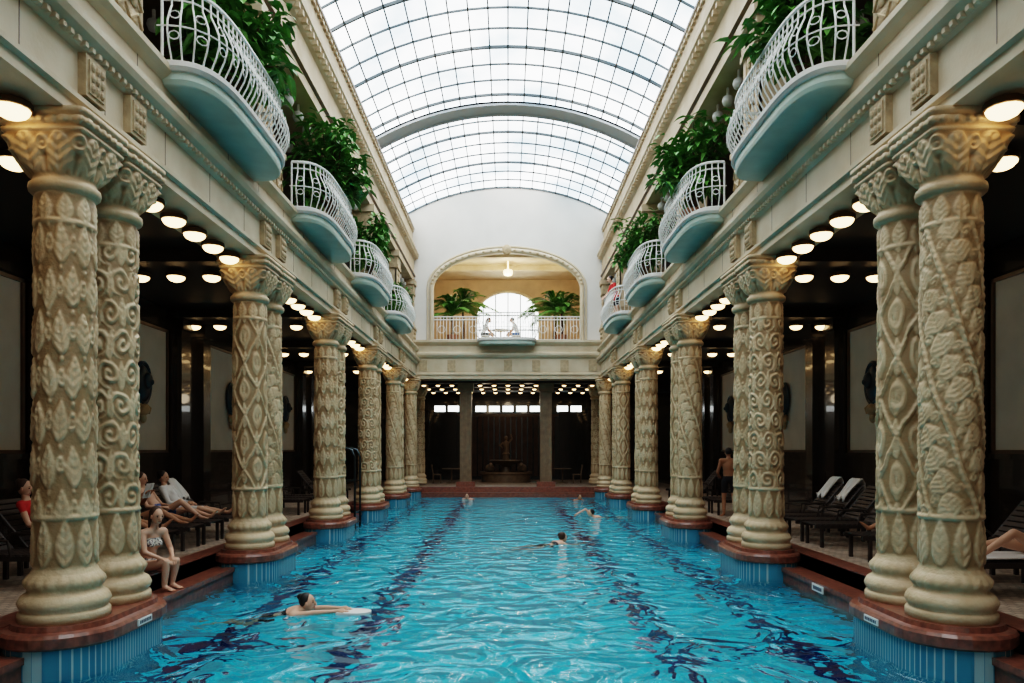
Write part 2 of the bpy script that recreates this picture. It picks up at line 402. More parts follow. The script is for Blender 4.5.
def column(kind,name):
    nu=208
    zs=list(np.array([0,.001,.07,.085,.09,.10,.13,.17,.20,.235,.25,.26,.29,.31,.33,.36,.39,.42,.44,.45,.47]))
    rs=[.385,.395,.395,.385,.37,.365,.385,.40,.39,.37,.35,.325,.315,.325,.335,.34,.335,.315,.30,.29,.285]
    sh=np.linspace(.49,4.06,420)
    for z in sh: zs.append(z); rs.append(.270-.018*(z-.49)/3.57)
    for z,r in [(4.07,.285),(4.09,.305),(4.12,.31),(4.15,.305),(4.17,.28),(4.19,.27)]: zs.append(z); rs.append(r)
    for z in np.linspace(4.21,4.56,44): zs.append(z); rs.append(.27+.10*((z-4.21)/.35)**1.2)
    for z,r in((4.57,.39),(4.595,.395),(4.60,.37),(4.63,.37),(4.635,.405),(4.69,.41),(4.695,.39),(4.71,.39),(4.72,.42),(4.77,.425)): zs.append(z); rs.append(r)
    zs=np.array(zs); rs=np.array(rs); th=np.linspace(0,2*PI,nu,endpoint=False)
    Z,TH=np.meshgrid(zs,th,indexing='ij'); R=np.repeat(rs[:,None],nu,1)
    w=sstep(Z,.50,.53)*(1-sstep(Z,4.02,4.05))
    ringd=np.exp(-((Z-.98)/.025)**4)+np.exp(-((Z-3.78)/.025)**4)
    hh=hmap(kind,TH,Z)
    low_=(Z<.98)|(Z>3.78)
    alt=.95*leaf(2*fr(TH/(2*PI)*9)-1,np.where(Z<.98,(Z-.5)/.48,(Z-3.78)/.27))
    hh=np.where(low_,alt,hh); hh=np.maximum(hh,ringd*1.0)
    wear=.76+.24*np.sin(TH*3+Z*2.1+kind)*np.sin(Z*4.3+TH*2)          # worn, uneven relief
    hh=blur(hh)*wear
    R=R+.032*w*(hh-.1)
    wb=np.exp(-((Z-.36)/.05)**2); R=R+.015*wb*np.abs(np.sin(TH*10))
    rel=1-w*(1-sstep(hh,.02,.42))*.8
    wc=sstep(Z,4.2,4.23)*(1-sstep(Z,4.545,4.565))
    bb=(Z-4.2)/.36
    u8=2*fr(TH/(2*PI)*8)-1; v8=2*fr(TH/(2*PI)*8+.5)-1
    cl=leaf(u8,np.clip(bb,0,1)*.9); dv=np.sqrt((v8/.5)**2+((bb-.72)/.26)**2)
    cl=np.maximum(cl,1.0*(dv<1)*(.55+.45*np.cos(3.2*PI*dv)))
    cl=blur(np.maximum(cl,.6*(bb<.35)*np.abs(np.sin(TH*16))))
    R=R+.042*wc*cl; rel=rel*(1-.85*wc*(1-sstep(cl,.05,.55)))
    ex=2+10*sstep(Z,4.22,4.50)
    sq=1/((np.abs(np.cos(TH))**ex+np.abs(np.sin(TH))**ex)**(1/ex))
    R=R*sq
    wl=((Z>4.63)&(Z<4.695)); R=R+.018*wl*(np.sin(TH*28)>0)
    V=np.stack([R*np.cos(TH),R*np.sin(TH),Z],-1).reshape(-1,3)
    nr=len(zs); I=np.arange(nr-1)[:,None]; K=np.arange(nu)[None,:]; K2=(K+1)%nu
    F=np.stack([I*nu+K,I*nu+K2,(I+1)*nu+K2,(I+1)*nu+K],-1).reshape(-1,4).tolist()
    F.append(list(range(nu-1,-1,-1))); F.append([(nr-1)*nu+k for k in range(nu)])
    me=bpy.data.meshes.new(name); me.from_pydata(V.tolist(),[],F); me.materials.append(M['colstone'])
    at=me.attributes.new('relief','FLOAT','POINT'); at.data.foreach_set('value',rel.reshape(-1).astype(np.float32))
    me.polygons.foreach_set('use_smooth',[True]*len(me.polygons)); me.update()
    return me
cm=[column(k,'carved_column_mesh_%d'%k) for k in range(4)]
def putcol(k,x,y,rz=0):
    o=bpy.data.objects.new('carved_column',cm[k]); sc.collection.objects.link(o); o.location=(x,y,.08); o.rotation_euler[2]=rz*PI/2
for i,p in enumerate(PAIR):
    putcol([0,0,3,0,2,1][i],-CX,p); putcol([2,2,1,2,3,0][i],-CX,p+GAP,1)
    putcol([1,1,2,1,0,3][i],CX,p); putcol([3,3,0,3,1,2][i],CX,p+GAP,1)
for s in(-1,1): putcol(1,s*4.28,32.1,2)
for s in(-1,1):
  for p in PC+[32.0]:
    b=Bd(); g=GAP/2 if p<31.9 else .02
    def stad(r,z,n=14):
        pts=[]
        for k in range(n+1):
            t=PI*k/n; pts.append((s*CX+r*math.cos(t),p+g+r*math.sin(t),z))
        for k in range(n+1):
            t=PI+PI*k/n; pts.append((s*CX+r*math.cos(t),p-g+r*math.sin(t),z))
        return pts
    def ringsolid(lv,mi):
        N=len(stad(1,0)); vs=[]; 
        for r,z in lv: vs+=stad(r,z)
        fs=[]
        for i in range(len(lv)-1):
            for k in range(N): fs.append((i*N+k,i*N+(k+1)%N,(i+1)*N+(k+1)%N,(i+1)*N+k))
        fs.append(tuple(range(N))); fs.append(tuple((len(lv)-1)*N+k for k in range(N)))
        b.add(vs,fs,mi)
    ringsolid([(.53,-.12),(.55,-.10),(.55,-.01),(.53,.02),(.46,.03),(.45,.08)],0)
    ringsolid([(.505,-1.5),(.505,-.12)],1)
    b.obj('column_plinth',['red','drum'],smooth=False)

# ---------------------------------------------------------------- balconies
def plan(t,P,Lh,y0=0):
    a=PI*(t+1)/2
    e1=.50; e2=.60
    c=math.cos(a); s_=math.sin(a)
    al=-Lh*math.copysign(abs(c)**e1,c); pr=P*abs(s_)**e2
    return pr,al
def balcony(Lh=1.60,P=.60,zb=6.0,zt=6.24,top=7.1,name='balcony'):
    b=Bd(); N=56
    def outline(sc_,z,ex=0): 
        r=[]
        for i in range(N+1):
            t=-1+2*i/N; pr,al=plan(t,P*sc_+ex,Lh*sc_+ex); r.append((-pr,al,z))
        return r
    def solid(lv,mi):
        vs=[];K=N+1
        for sc_,z,ex in lv: vs+=outline(sc_,z,ex)
        fs=[]
        for i in range(len(lv)-1):
            for k in range(K): fs.append((i*K+k,i*K+(k+1)%K,(i+1)*K+(k+1)%K,(i+1)*K+k))
        fs.append(tuple(range(K))); fs.append(tuple((len(lv)-1)*K+k for k in range(K))); b.add(vs,fs,mi)
    solid([(.95,zb-.01,0),(.97,zb,0),(.99,zb+.05,0),(.99,zb+.14,0)],0)
    solid([(1.0,zb+.14,.02),(1.0,zb+.18,.05),(1,zt,.05)],1)
    zt2=zt
    def pt(t,off,z):
        pr,al=plan(t,P-.02,Lh-.02); p2,a2=plan(min(t+.01,1),P-.02,Lh-.02); p1,a1=plan(max(t-.01,-1),P-.02,Lh-.02)
        dx,dy=-(p2-p1),(a2-a1); L=math.hypot(dx,dy) or 1; nx,ny=-dy/L,dx/L
        if nx*(-1)+ny*al*0<0 and abs(nx)>.2: nx,ny=-nx,-ny
        if abs(nx)<=.2 and ny*al<0: nx,ny=-nx,-ny
        return (-pr+nx*off,al+ny*off,z)
    ts=np.linspace(-1,1,600); pp=np.array([plan(t,P,Lh) for t in ts]); L=np.concatenate([[0],np.cumsum(np.linalg.norm(np.diff(pp,axis=0),axis=1))])
    nb=int(L[-1]/.115)
    tt=[float(np.interp(l,L,ts)) for l in np.linspace(0,L[-1],nb+1)]
    def off(q): return .14*math.sin(PI*min(1,q/.8))**1.2 if q<.8 else 0.0
    h=top-zt2
    for i,t in enumerate(tt):
        if i in(0,nb): 
            b.tube([pt(t,0,zt2),pt(t,0,top)],.018,6,2); continue
        qs=[0,.08,.2,.35,.5,.65,.78,.9,1]
        b.tube([pt(t,off(q) ,zt2+h*q) for q in qs],.0115,5,2)
    for i in range(1,nb-1,2):
        tm=(tt[i]+tt[i+1])/2; dt=(tt[i+1]-tt[i])*.42
        for q0,rr in((.60,.045),(.30,.05)):
            b.tube([pt(tm+dt*math.cos(a),off(q0)+.005,zt2+h*q0+rr*math.sin(a)) for a in np.linspace(0,2*PI,9)[:-1]],.008,4,2,True)
    b.tube([pt(t,0,top) for t in tt],.026,6,2)
    b.tube([pt(t,0,top-.12) for t in tt],.012,5,2)
    b.tube([pt(t,.0,zt2+.02) for t in tt],.018,5,2)
    b.tube([pt(t,off(.42),zt2+.42*h) for t in tt],.010,5,2)
    return b.obj(name,['teal','white','rail'])
bc=[10.15+BAY*k+.05*k for k in range(-1,4)]
first=None
for y in bc:
    for s in(1,-1):
        if first is None: first=balcony(); o=first
        else: o=inst(first,'balcony',(0,0,0))
        o.location=(s*4.055,y,0)
        o.rotation_euler[2]=0 if s>0 else PI

# ---------------------------------------------------------------- vault
Rr=9.09; zc=4.36; tm=math.asin(4.6/Rr); NS=18
def arc(t,r=Rr): return (r*math.sin(t),zc+r*math.cos(t))
b=Bd()
ths=[-tm+2*tm*i/NS for i in range(NS+1)]
vs=[];fs=[]
for t in ths:
    x,z=arc(t,Rr+.06); vs.append((x,YN,z)); vs.append((x,YF+.2,z))
for i in range(NS): fs.append((2*i,2*i+1,2*i+3,2*i+2))
b.add(vs,fs,0); b.obj('ceiling_glass_vault',['glass'],fix=False)
b=Bd()
for t in ths:
    x,z=arc(t); R=[(math.cos(t),0,-math.sin(t)),(0,1,0),(math.sin(t),0,math.cos(t))]
    b.obox((x,(YN+YF)/2,z),R,(.02,(YF-YN)/2,.028))
yy=YF; j=0
while yy>YN:
    w=.018 if j%3 else .03
    for i in range(NS):
        t=(ths[i]+ths[i+1])/2; x,z=arc(t,Rr-.002); R=[(math.cos(t),0,-math.sin(t)),(0,1,0),(math.sin(t),0,math.cos(t))]
        b.obox((x,yy,z),R,(Rr*(ths[1]-ths[0])/2+.01,w,.026 if j%3 else .04))
    yy-=.95; j+=1
b.obj('roof_glazing_bars',['mull'])
for yy in(9.2,25.0):
    b=Bd(); n=36
    for (r0,r1,y0,y1) in((Rr-.08,Rr-.02,yy-.42,yy+.42),(Rr-.15,Rr-.02,yy-.42,yy-.37),(Rr-.15,Rr-.02,yy+.37,yy+.42)):
        vs=[];fs=[]
        for i in range(n+1):
            t=-tm+2*tm*i/n
            for (r,y) in((r0,y0),(r0,y1),(r1,y1),(r1,y0)):
                x,z=arc(t,r); vs.append((x,y,z))
        for i in range(n):
            for k in range(4): fs.append((4*i+k,4*i+(k+1)%4,4*i+4+(k+1)%4,4*i+4+k))
        fs+=[(0,1,2,3),(4*n,4*n+1,4*n+2,4*n+3)]; b.add(vs,fs,0)
    b.obj('roof_rib',['rib'])

# ---------------------------------------------------------------- far end wall with arched opening
ZE=6.55; OA=3.3; OS=8.95; OB=1.6; OXC=-.05
def optop(x):
    q=1-((x-OXC)/OA)**2
    return OS+OB*math.sqrt(max(q,0))
def vtop(x): return zc+math.sqrt(Rr*Rr-x*x)+.05 if abs(x)<4.6 else 12.25
xs=sorted(set([-5.2,-4.62]+list(np.linspace(-4.6,OXC-OA,6))+[OXC-OA*math.cos(a) for a in np.linspace(0,PI,41)]+list(np.linspace(OXC+OA,4.6,6))+[4.62,5.2]))
b=Bd()
y0,y1=YF,YF+.35
for i in range(len(xs)-1):
    a,c=xs[i],xs[i+1]; m=(a+c)/2
    ins=abs(m-OXC)<OA
    za,zb_=(optop(a),optop(c)) if ins else (4.85,4.85)
    b.add([(a,y0,za),(c,y0,zb_),(c,y0,vtop(c)),(a,y0,vtop(a)),(a,y1,za),(c,y1,zb_),(c,y1,vtop(c)),(a,y1,vtop(a))],
          [(0,1,2,3),(7,6,5,4),(0,4,5,1),(3,2,6,7)],0)
for sx in(-1,1): b.add([(OXC+sx*OA,YF,ZE),(OXC+sx*OA,YF+.35,ZE),(OXC+sx*OA,YF+.35,OS),(OXC+sx*OA,YF,OS)],[(0,1,2,3)],0)
b.obj('wall_far',['white'],fix=False)
b=Bd(); b.box(-OW,OW,YN-.3,YN,0,14,0); b.obj('wall_near',['white'])
b=Bd()
def archpath(off,y,n=40):
    pts=[(OXC-OA-off,y,ZE)]
    for k in range(n+1):
        a=PI*k/n; pts.append((OXC-(OA+off)*math.cos(a),y,OS+(OB+off)*math.sin(a)))
    pts.append((OXC+OA+off,y,ZE)); return pts
b.tube(archpath(.06,YF-.03),.10,8,0); b.tube(archpath(.24,YF-.01),.05,6,0)
b.ell((OXC,YF-.08,OS+OB+.08),(.22,.12,.24),None,1,12,8)
for k in range(-14,15):
    a=PI/2+k*.105; b.ell((OXC-(OA+.06)*math.cos(a),YF-.12,OS+(OB+.06)*math.sin(a)),(.07,.05,.05),None,1,6,4)
b.obj('trim_3',['cream','creamd'],smooth=True)
b=Bd()
fp=[(.0,4.85),(-.32,4.85),(-.32,5.0),(-.38,5.03),(-.38,5.09),(-.32,5.12),(-.32,5.75),(-.42,5.8),(-.5,5.9),(-.5,5.98),(-.4,6.02),(-.34,6.06),(-.34,6.32),(-.45,6.38),(-.52,6.46),(-.52,6.55),(.6,6.55),(.6,4.85)]
vs=[(-4.72,YF+y,z) for y,z in fp]+[(4.72,YF+y,z) for y,z in fp]; N=len(fp)
b.add(vs,[(i,(i+1)%N,N+(i+1)%N,N+i) for i in range(N)]+[tuple(range(N)),tuple(range(2*N-1,N-1,-1))],0)
for k in range(-3,4):
    x=k*1.25; b.box(x-.18,x+.18,YF-.36,YF-.3,5.2,5.68,1)
b.obj('entablature_far',['cream','creamd'])

# passage beneath / back room
b=Bd(); b.box(-4.75,4.75,33.31,45,5.0,6.29,0)
for yy in(33.9,36.0,38.2): b.box(-4.75,4.75,yy-.3,yy+.3,4.78,5.02,0)
b.obj('ceiling_passage',['dark'])
b=Bd(); b.box(-OW,OW,42,42.3,0,5.0,0)
for x in(-6.4,-4.8,-3.2,3.2,4.8,6.4): b.box(x-.25,x+.25,41.8,42.05,0,5,0)
for k in range(-8,9): b.box(k*.32-.12,k*.32+.12,41.85,42,0.2,3.6,1)
b.box(-2.9,2.9,41.8,42,3.6,3.75,2)
b.obj('wall_passage_back',['darktile','curtain','brown'])
b=Bd()
for k in list(range(-2,3))+[-5,-4,4,5]: b.box(k*.78-.3,k*.78+.3,41.93-(.15 if abs(k)>3 else 0),41.98,3.9,4.22,0)
b.obj('window_1',['win'])
for x in(-1.95,1.75):
    b=Bd(); b.box(x-.42,x+.42,33.5,34.3,0,.25,1); b.box(x-.27,x+.27,33.62,34.2,.25,4.4,0)
    for k in(-.2,0,.2): b.box(x+k-.05,x+k+.05,33.58,33.64,.5,4.2,0)
    b.box(x-.36,x+.36,33.5,34.3,4.4,4.78,0)
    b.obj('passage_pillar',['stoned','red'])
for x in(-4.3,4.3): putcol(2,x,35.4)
for s in(-1,1):
    b=Bd(); b.box(s*4.75,s*7.99,41.0,41.1,0,4.8,0); b.obj('wall_passage_side',['darktile'])
# fountain
b=Bd(); fx,fy=-.1,39.0
b.lathe([(1.3,0),(1.3,.4),(1.4,.45),(1.4,.55),(1.2,.55),(1.15,.35)],(fx,fy,0),28,0)
b.lathe([(.35,.3),(.25,.5),(.18,.8),(.3,.9),(.7,1.0),(.9,1.15),(.85,1.17),(.3,1.1)],(fx,fy,0),24,0)
b.lathe([(.2,1.1),(.16,1.4),(.22,1.5),(.1,1.6)],(fx,fy,0),14,0)
b.tube([(fx,fy,1.55),(fx+.03,fy,1.8),(fx,fy,2.05),(fx,fy,2.2)],[.15,.12,.17,.06],10,0); b.ell((fx,fy,2.33),(.1,.11,.13),None,0)
b.tube([(fx-.15,fy,2.1),(fx-.35,fy-.1,1.95),(fx-.2,fy-.25,1.8)],[.06,.05,.035],8,0); b.tube([(fx+.15,fy,2.1),(fx+.3,fy,2.3),(fx+.25,fy,2.55)],[.06,.05,.035],8,0)
for sx in(-1,1):
    b.ell((fx+sx*.85,fy-.5,.75),(.25,.3,.22),None,0); b.ell((fx+sx*.8,fy-.85,.9),(.12,.14,.13),None,0)
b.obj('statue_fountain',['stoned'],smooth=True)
for (tx,ty) in((-2.9,37.6),(2.8,37.6)):
    b=Bd(); b.lathe([(.5,.72),(.5,.76),(.03,.76)],(tx,ty,0),20,0); b.tube([(tx,ty,0),(tx,ty,.74)],.04,8,0); b.lathe([(.3,.0),(.28,.04),(.04,.08)],(tx,ty,0),16,0)
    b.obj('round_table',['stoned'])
    for sd in(-1,1):
        b=Bd(); x=tx+sd*.75
        b.box(x-.22,x+.22,ty-.22,ty+.22,.42,.47,0)
        for dx in(-.19,.19):
            for dy in(-.19,.19): b.tube([(x+dx,ty+dy,0),(x+dx,ty+dy,.44)],.02,6,0)
        for dy in(-.18,0,.18): b.tube([(x+sd*.2,ty+dy,.46),(x+sd*.27,ty+dy,.9)],.015,5,0)
        b.box(x+sd*.24,x+sd*.29,ty-.22,ty+.22,.84,.95,0)
        b.obj('wooden_chair',['stoned'])

# upper room behind the arch
b=Bd()
b.box(-5,5,YF+.61,40.6,6.31,6.55,0)
b.box(-5.2,-4.6,YF+.35,40.6,6.5,11.4,0); b.box(4.6,5.2,YF+.35,40.6,6.5,11.4,0)
b.box(-5,5,YF+.35,40.6,11.0,11.3,1)
for yy in (34.5,37): b.box(-5,5,yy-.15,yy+.15,10.75,11.0,1)
WA=1.75; WS=9.0; WB=1.35
def wt(x): q=1-(x/WA)**2; return WS+WB*math.sqrt(max(q,0))
xs2=[-5]+[-WA*math.cos(a) for a in np.linspace(0,PI,25)]+[5]
for i in range(len(xs2)-1):
    a,c=xs2[i],xs2[i+1]; ins=abs((a+c)/2)<WA
    za,zb_=(wt(a),wt(c)) if ins else (6.5,6.5)
    b.add([(a,40,za),(c,40,zb_),(c,40,11.2),(a,40,11.2),(a,40.3,za),(c,40.3,zb_)],[(0,1,2,3),(0,4,5,1)],0)
b.obj('wall_upper_room',['warmwall','cream'],fix=False)
b=Bd(); b.box(-2.2,2.2,40.35,40.4,6.5,10.6,0)
b.obj('window_2',['win'])
b=Bd()
for k in(-2,-1,0,1,2): b.box(k*.68-.03,k*.68+.03,40.2,40.28,6.5,wt(k*.68)+.02,0)
for z in(7.4,8.3,9.1): b.box(-WA,WA,40.2,40.28,z-.03,z+.03,0)
b.tube([(-WA,39.95,6.55)]+[(-WA*math.cos(a),39.95,WS+WB*math.sin(a)) for a in np.linspace(0,PI,25)]+[(WA,39.95,6.55)],.09,6,1)
b.obj('window_3',['mull','cream'])
b=Bd(); b.lathe([(.04,.6),(.04,.2),(.2,.15),(.24,.05),(.2,-.08),(.05,-.12)],(0,36,10.4),16,0)
b.obj('pendant_lamp',['glow'],smooth=True)
for (lx,ly,lz,e) in((0,35.7,9.9,130),(-2.6,35.6,9.9,60),(2.6,35.6,9.9,60),(-1.2,37.0,4.3,16),(1.0,37.0,4.3,16),(0,40.6,4.3,14)):  # added point lights without fittings, brighten upper room and passage
    ld=bpy.data.lights.new('room_fill_light','POINT'); ld.energy=e; ld.color=(1,.80,.56); ld.shadow_soft_size=.25
    lo_=bpy.data.objects.new('room_fill_light',ld); sc.collection.objects.link(lo_); lo_.location=(lx,ly,lz)

o=balcony(1.25,.6,6.3,6.56,7.65,'balcony'); o.location=(OXC,YF-.5,0); o.rotation_euler[2]=PI/2
b=Bd()
def railrun(x0,x1,y):
    n=int(abs(x1-x0)/.14)
    for i in range(n+1):
        x=x0+(x1-x0)*i/n; b.tube([(x,y-.1*math.sin(PI*min(1,q/.8)),6.58+1.05*q) for q in(0,.2,.4,.6,.8,1)],.015,5,0)
    for z in(6.6,7.5,7.63): b.tube([(x0,y,z),(x1,y,z)],.024,6,0)
    for x in np.arange(min(x0,x1)+.35,max(x0,x1),.7):
        b.tube([(x+.16*math.cos(a),y-.11,7.05+.16*math.sin(a)) for a in np.linspace(0,2*PI,13)[:-1]],.014,5,0,True)
railrun(-3.3,-1.3,YF-.15); railrun(3.2,1.2,YF-.15)
b.obj('gallery_railing',['rail'])
b=Bd(); tx,ty=-.35,34.0
b.lathe([(.42,.70),(.42,.73),(.03,.73)],(tx,ty,6.55),20,0); b.tube([(tx,ty,6.55),(tx,ty,7.27)],.03,8,0); b.lathe([(.22,.0),(.2,.03),(.03,.06)],(tx,ty,6.55),16,0)
b.obj('cafe_table',['rail'])
def chair(x,y,sd):
    b=Bd()
    b.box(x-.2,x+.2,y-.2,y+.2,6.98,7.02,0)
    for dx in(-.18,.18):
        for dy in(-.18,.18): b.tube([(x+dx,y+dy,6.55),(x+dx*.9,y+dy*.9,7.0)],.015,6,0)
    b.tube([(x+sd*.19,y-.18,7.0),(x+sd*.24,y-.18,7.35),(x+sd*.25,y,7.45),(x+sd*.24,y+.18,7.35),(x+sd*.19,y+.18,7.0)],.016,6,0)
    for k in(-.08,0,.08): b.tube([(x+sd*.19,y+k,7.0),(x+sd*.245,y+k,7.42)],.01,5,0)
    b.obj('cafe_chair',['rail'])
chair(-1.05,34.0,-1); chair(.35,34.0,1)

# wall medallion fountains
for s in(-1,1):
    for p in PC:
        y=p+.42+BAY/2+.3
        if y>31: continue
        b=Bd(); x=s*(OW-.04)
        b.ell((x-s*.02,y,3.15),(.14,.27,.40),None,0,18,12)
        b.tube([(x-s*.05,y+.31*math.cos(a),3.15+.45*math.sin(a)) for a in np.linspace(0,2*PI,25)[:-1]],.045,6,0,True)
        b.ell((x-s*.16,y,3.2),(.09,.13,.18),None,0,12,8); b.ell((x-s*.25,y,3.17),(.04,.03,.06),None,0,8,6)
        b.ell((x-s*.05,y,2.58),(.12,.17,.14),None,1,12,8); b.ell((x-s*.05,y,2.40),(.07,.09,.12),None,1,10,6)
        for k in(-1,1): b.tube([(x-s*.05,y+k*.12,2.7),(x-s*.09,y+k*.24,2.62),(x-s*.07,y+k*.2,2.5)],.03,6,1)
        b.obj('wall_medallion_fountain',['bronze','creamd'],smooth=True)

# ---------------------------------------------------------------- plants
def leafquad(b,base,d,L,w,mi=0,droop=.25):
    d=np.array(d,float); d/=np.linalg.norm(d)
    sd=np.cross(d,[0,0,1]); n=np.linalg.norm(sd); sd=sd/n if n>.05 else np.array([1,0,0.])
    upv=np.cross(sd,d); base=np.array(base)
    p=[];
    for q,ww in((0,.15),(.35,1),(.7,.75),(1,.02)):
        c=base+d*L*q+np.array([0,0,-droop*L*q*q]); p+= [c-sd*w*ww+upv*w*.3*ww, c, c+sd*w*ww+upv*w*.3*ww]
    f=[]
    for i in range(3):
        for k in range(2): f.append((3*i+k,3*i+k+1,3*i+4+k,3*i+3+k))
    b.add(p,f,mi)
def bush(seed,h=2.4,rad=.95):
    rng=random.Random(seed); b=Bd()
    b.lathe([(.18,0),(.26,.4),(.29,.42),(.29,.48),(.24,.48)],(0,0,0),16,2)
    for k in range(26):
        a=rng.uniform(0,2*PI); r=rad*rng.uniform(.2,1); top=np.array([r*math.cos(a),r*math.sin(a),h*rng.uniform(.42,1.05)])
        mid=np.array([top[0]*.25,top[1]*.25,h*.4])
        pts=[(0,0,.45),mid,(mid+top)/2+np.array([0,0,.1]),top]
        b.tube(pts,[.03,.022,.015,.006],5,1)
        for j in range(56):
            q=rng.uniform(.15,1.05); c=mid*(1-q)+top*q; 
            c=c+np.array([rng.gauss(0,.11),rng.gauss(0,.11),rng.gauss(0,.09)])
            ph=rng.uniform(0,2*PI); d=(math.cos(ph),math.sin(ph),rng.uniform(-.5,.7))
            leafquad(b,c,d,rng.uniform(.18,.34),rng.uniform(.04,.08),0,.5)
    return b
pl=[bush(k).obj('potted_tree',['leaf','bark','pot'],fix=False) for k in(1,2,3)]
pos=[(-4.15,10.9),(4.15,10.2),(-3.85,16.0),(3.9,15.3),(-3.95,21.0),(3.95,21.2),(-4.1,26.2)]
for i,(x,y) in enumerate(pos):
    if i<3: o=pl[i]
    else: o=inst(pl[i%3],'potted_tree',(0,0,0),i*1.3)
    o.location=(x,y,6.24); 
    if i==3: o.scale=(.95,.95,.95)
    if i>3: o.scale=(.85,.85,.88)
    if i>5: o.scale=(.65,.65,.6)
def palm(seed,h,L):
    rng=random.Random(seed); b=Bd()
    b.lathe([(.2,0),(.28,.4),(.3,.5),(.25,.5)],(0,0,0),16,2); b.tube([(0,0,.4),(.03,0,h*.5),(0,0,h)],[.08,.06,.05],8,1)
    for k in range(26):
        a=2*PI*k/26+rng.uniform(-.2,.2); el=rng.uniform(.3,1.5); pts=[]
        for q in np.linspace(0,1,9):
            r=L*q*math.cos(el)*(1+.1*q); z=h+L*q*math.sin(el)-L*.5*q*q
            pts.append(np.array([r*math.cos(a),r*math.sin(a)*.6,z]))
        b.tube(pts,[.014-.01*i/8 for i in range(9)],4,0)
        for i in range(1,9):
            for sub in(0,.33,.66):
                c=pts[i]*(1-sub)+pts[i-1]*sub; d=pts[i]-pts[i-1]; d/=np.linalg.norm(d); sd=np.cross(d,[0,0,1]); sd/=max(np.linalg.norm(sd),1e-6)
                for m_ in(-1,1): leafquad(b,c,sd*m_+d*1.0,L*.26*(1-.4*i/8),.026,0,.35)
    return b
for i,(x,y,z,h,L) in enumerate([(-2.6,34.1,6.55,1.4,1.9),(2.5,34.1,6.55,1.5,1.95),(-2.2,35.6,6.55,2.1,1.7),(2.25,35.6,6.55,2.0,1.7)]):
    palm(i,h,L).obj('potted_palm',['leaf','bark','pot'],fix=False,loc=(x,y,z))

# ---------------------------------------------------------------- loungers
LF=5.35
def lounger():
    b=Bd(); w=.31
    ang=math.radians(50); bx,bz=.8*math.cos(ang),.8*math.sin(ang)
    for s in(-1,1):
        b.box(0,1.18,s*w-.02,s*w+.02,.33,.39,0)
        b.tube([(1.15,s*w,.38),(1.15+bx,s*w,.38+bz)],.022,6,0)
        for l in(.12,1.25): b.box(l-.025,l+.025,s*w-.025,s*w+.025,0,.36,0)
        b.box(1.15,1.6,s*w-.02,s*w+.02,.33,.38,0); b.box(1.55,1.6,s*w-.02,s*w+.02,0,.36,0)
        b.tube([(1.5,s*w,.36),(1.15+bx*.7,s*w,.38+bz*.7)],.015,6,0)
        b.tube([(.75,s*(w+.02),.38),(.78,s*(w+.04),.58),(1.2,s*(w+.04),.60),(1.28,s*(w+.02),.52)],.018,6,0)
    for k in range(13): b.box(.02+k*.09,.085+k*.09,-w,w,.385,.405,0)
    R=[(math.cos(ang),0,math.sin(ang)),(0,1,0),(-math.sin(ang),0,math.cos(ang))]
    for k in range(9):
        q=.05+k*.09; b.obox((1.15+q*math.cos(ang),0,.39+q*math.sin(ang)),R,(.033,w,.01),0)
    return b
lo=None
def putlounger(s,y):
    global lo
    if lo is None: lo=lounger().obj('sun_lounger',['lounge']); o=lo
    else: o=inst(lo,'sun_lounger',(0,0,0))
    o.location=(s*LF,y,0); o.rotation_euler[2]=0 if s>0 else PI
RY=[8.75,9.65,11.35,13.05,13.9,14.75,15.6,19.3,20.2,24.5]
LY=[9.3,10.2,11.6,12.6,13.45,14.3,15.2,19.4,20.3,21.2,24.6]
for y in RY: putlounger(1,y)
for y in LY: putlounger(-1,y)
def towel(s,y,seat=False):
    b=Bd(); ang=math.radians(50); rg=random.Random(int(y*10))
    prof=[]
    for q in np.linspace(.34,.82,9): prof.append((1.15+q*math.cos(ang)-.03,.43+q*math.sin(ang)))   # hangs over the top of the backrest
    top=prof[-1]; prof+=[(top[0]+.05,top[1]+.03),(top[0]+.09,top[1]-.05),(top[0]+.10,top[1]-.3),(top[0]+.09,top[1]-.5)]
    if seat: prof=[(.0,.42),(.0,.40),(.2,.425),(.4,.425),(.6,.425),(.8,.425),(1.0,.425),(1.12,.43),(1.2,.50)]
    vs=[];n=20; w0=.27 if seat else .20; ph=rg.uniform(0,6); sh=0 if seat else rg.uniform(-.06,.06)
    for i,(l,z) in enumerate(prof):
        for k in range(n+1):
            ww=-w0+2*w0*k/n
            fold=(.003 if seat else .026)*abs(math.sin(k*.95+ph+i*.12))
            low=0 if seat or i>0 else .05*math.sin(k*.6+ph)
            vs.append((s*(LF+l-fold*(0 if seat else .7)),y+sh+ww*(1+.12*math.sin(i*.5+ph))+.012*math.sin(z*9),z+fold+low+.006))
    fs=[(i*(n+1)+k,i*(n+1)+k+1,(i+1)*(n+1)+k+1,(i+1)*(n+1)+k) for i in range(len(prof)-1) for k in range(n)]
    b.add(vs,fs,0); o=b.obj('towel',['towel'],smooth=True,fix=False)
    md=o.modifiers.new('s','SOLIDIFY'); md.thickness=.018
for s,y,q in((1,8.75,True),(1,15.6,False),(1,14.75,False),(1,19.3,False),(-1,15.2,False),(-1,20.3,False)): towel(s,y,q)

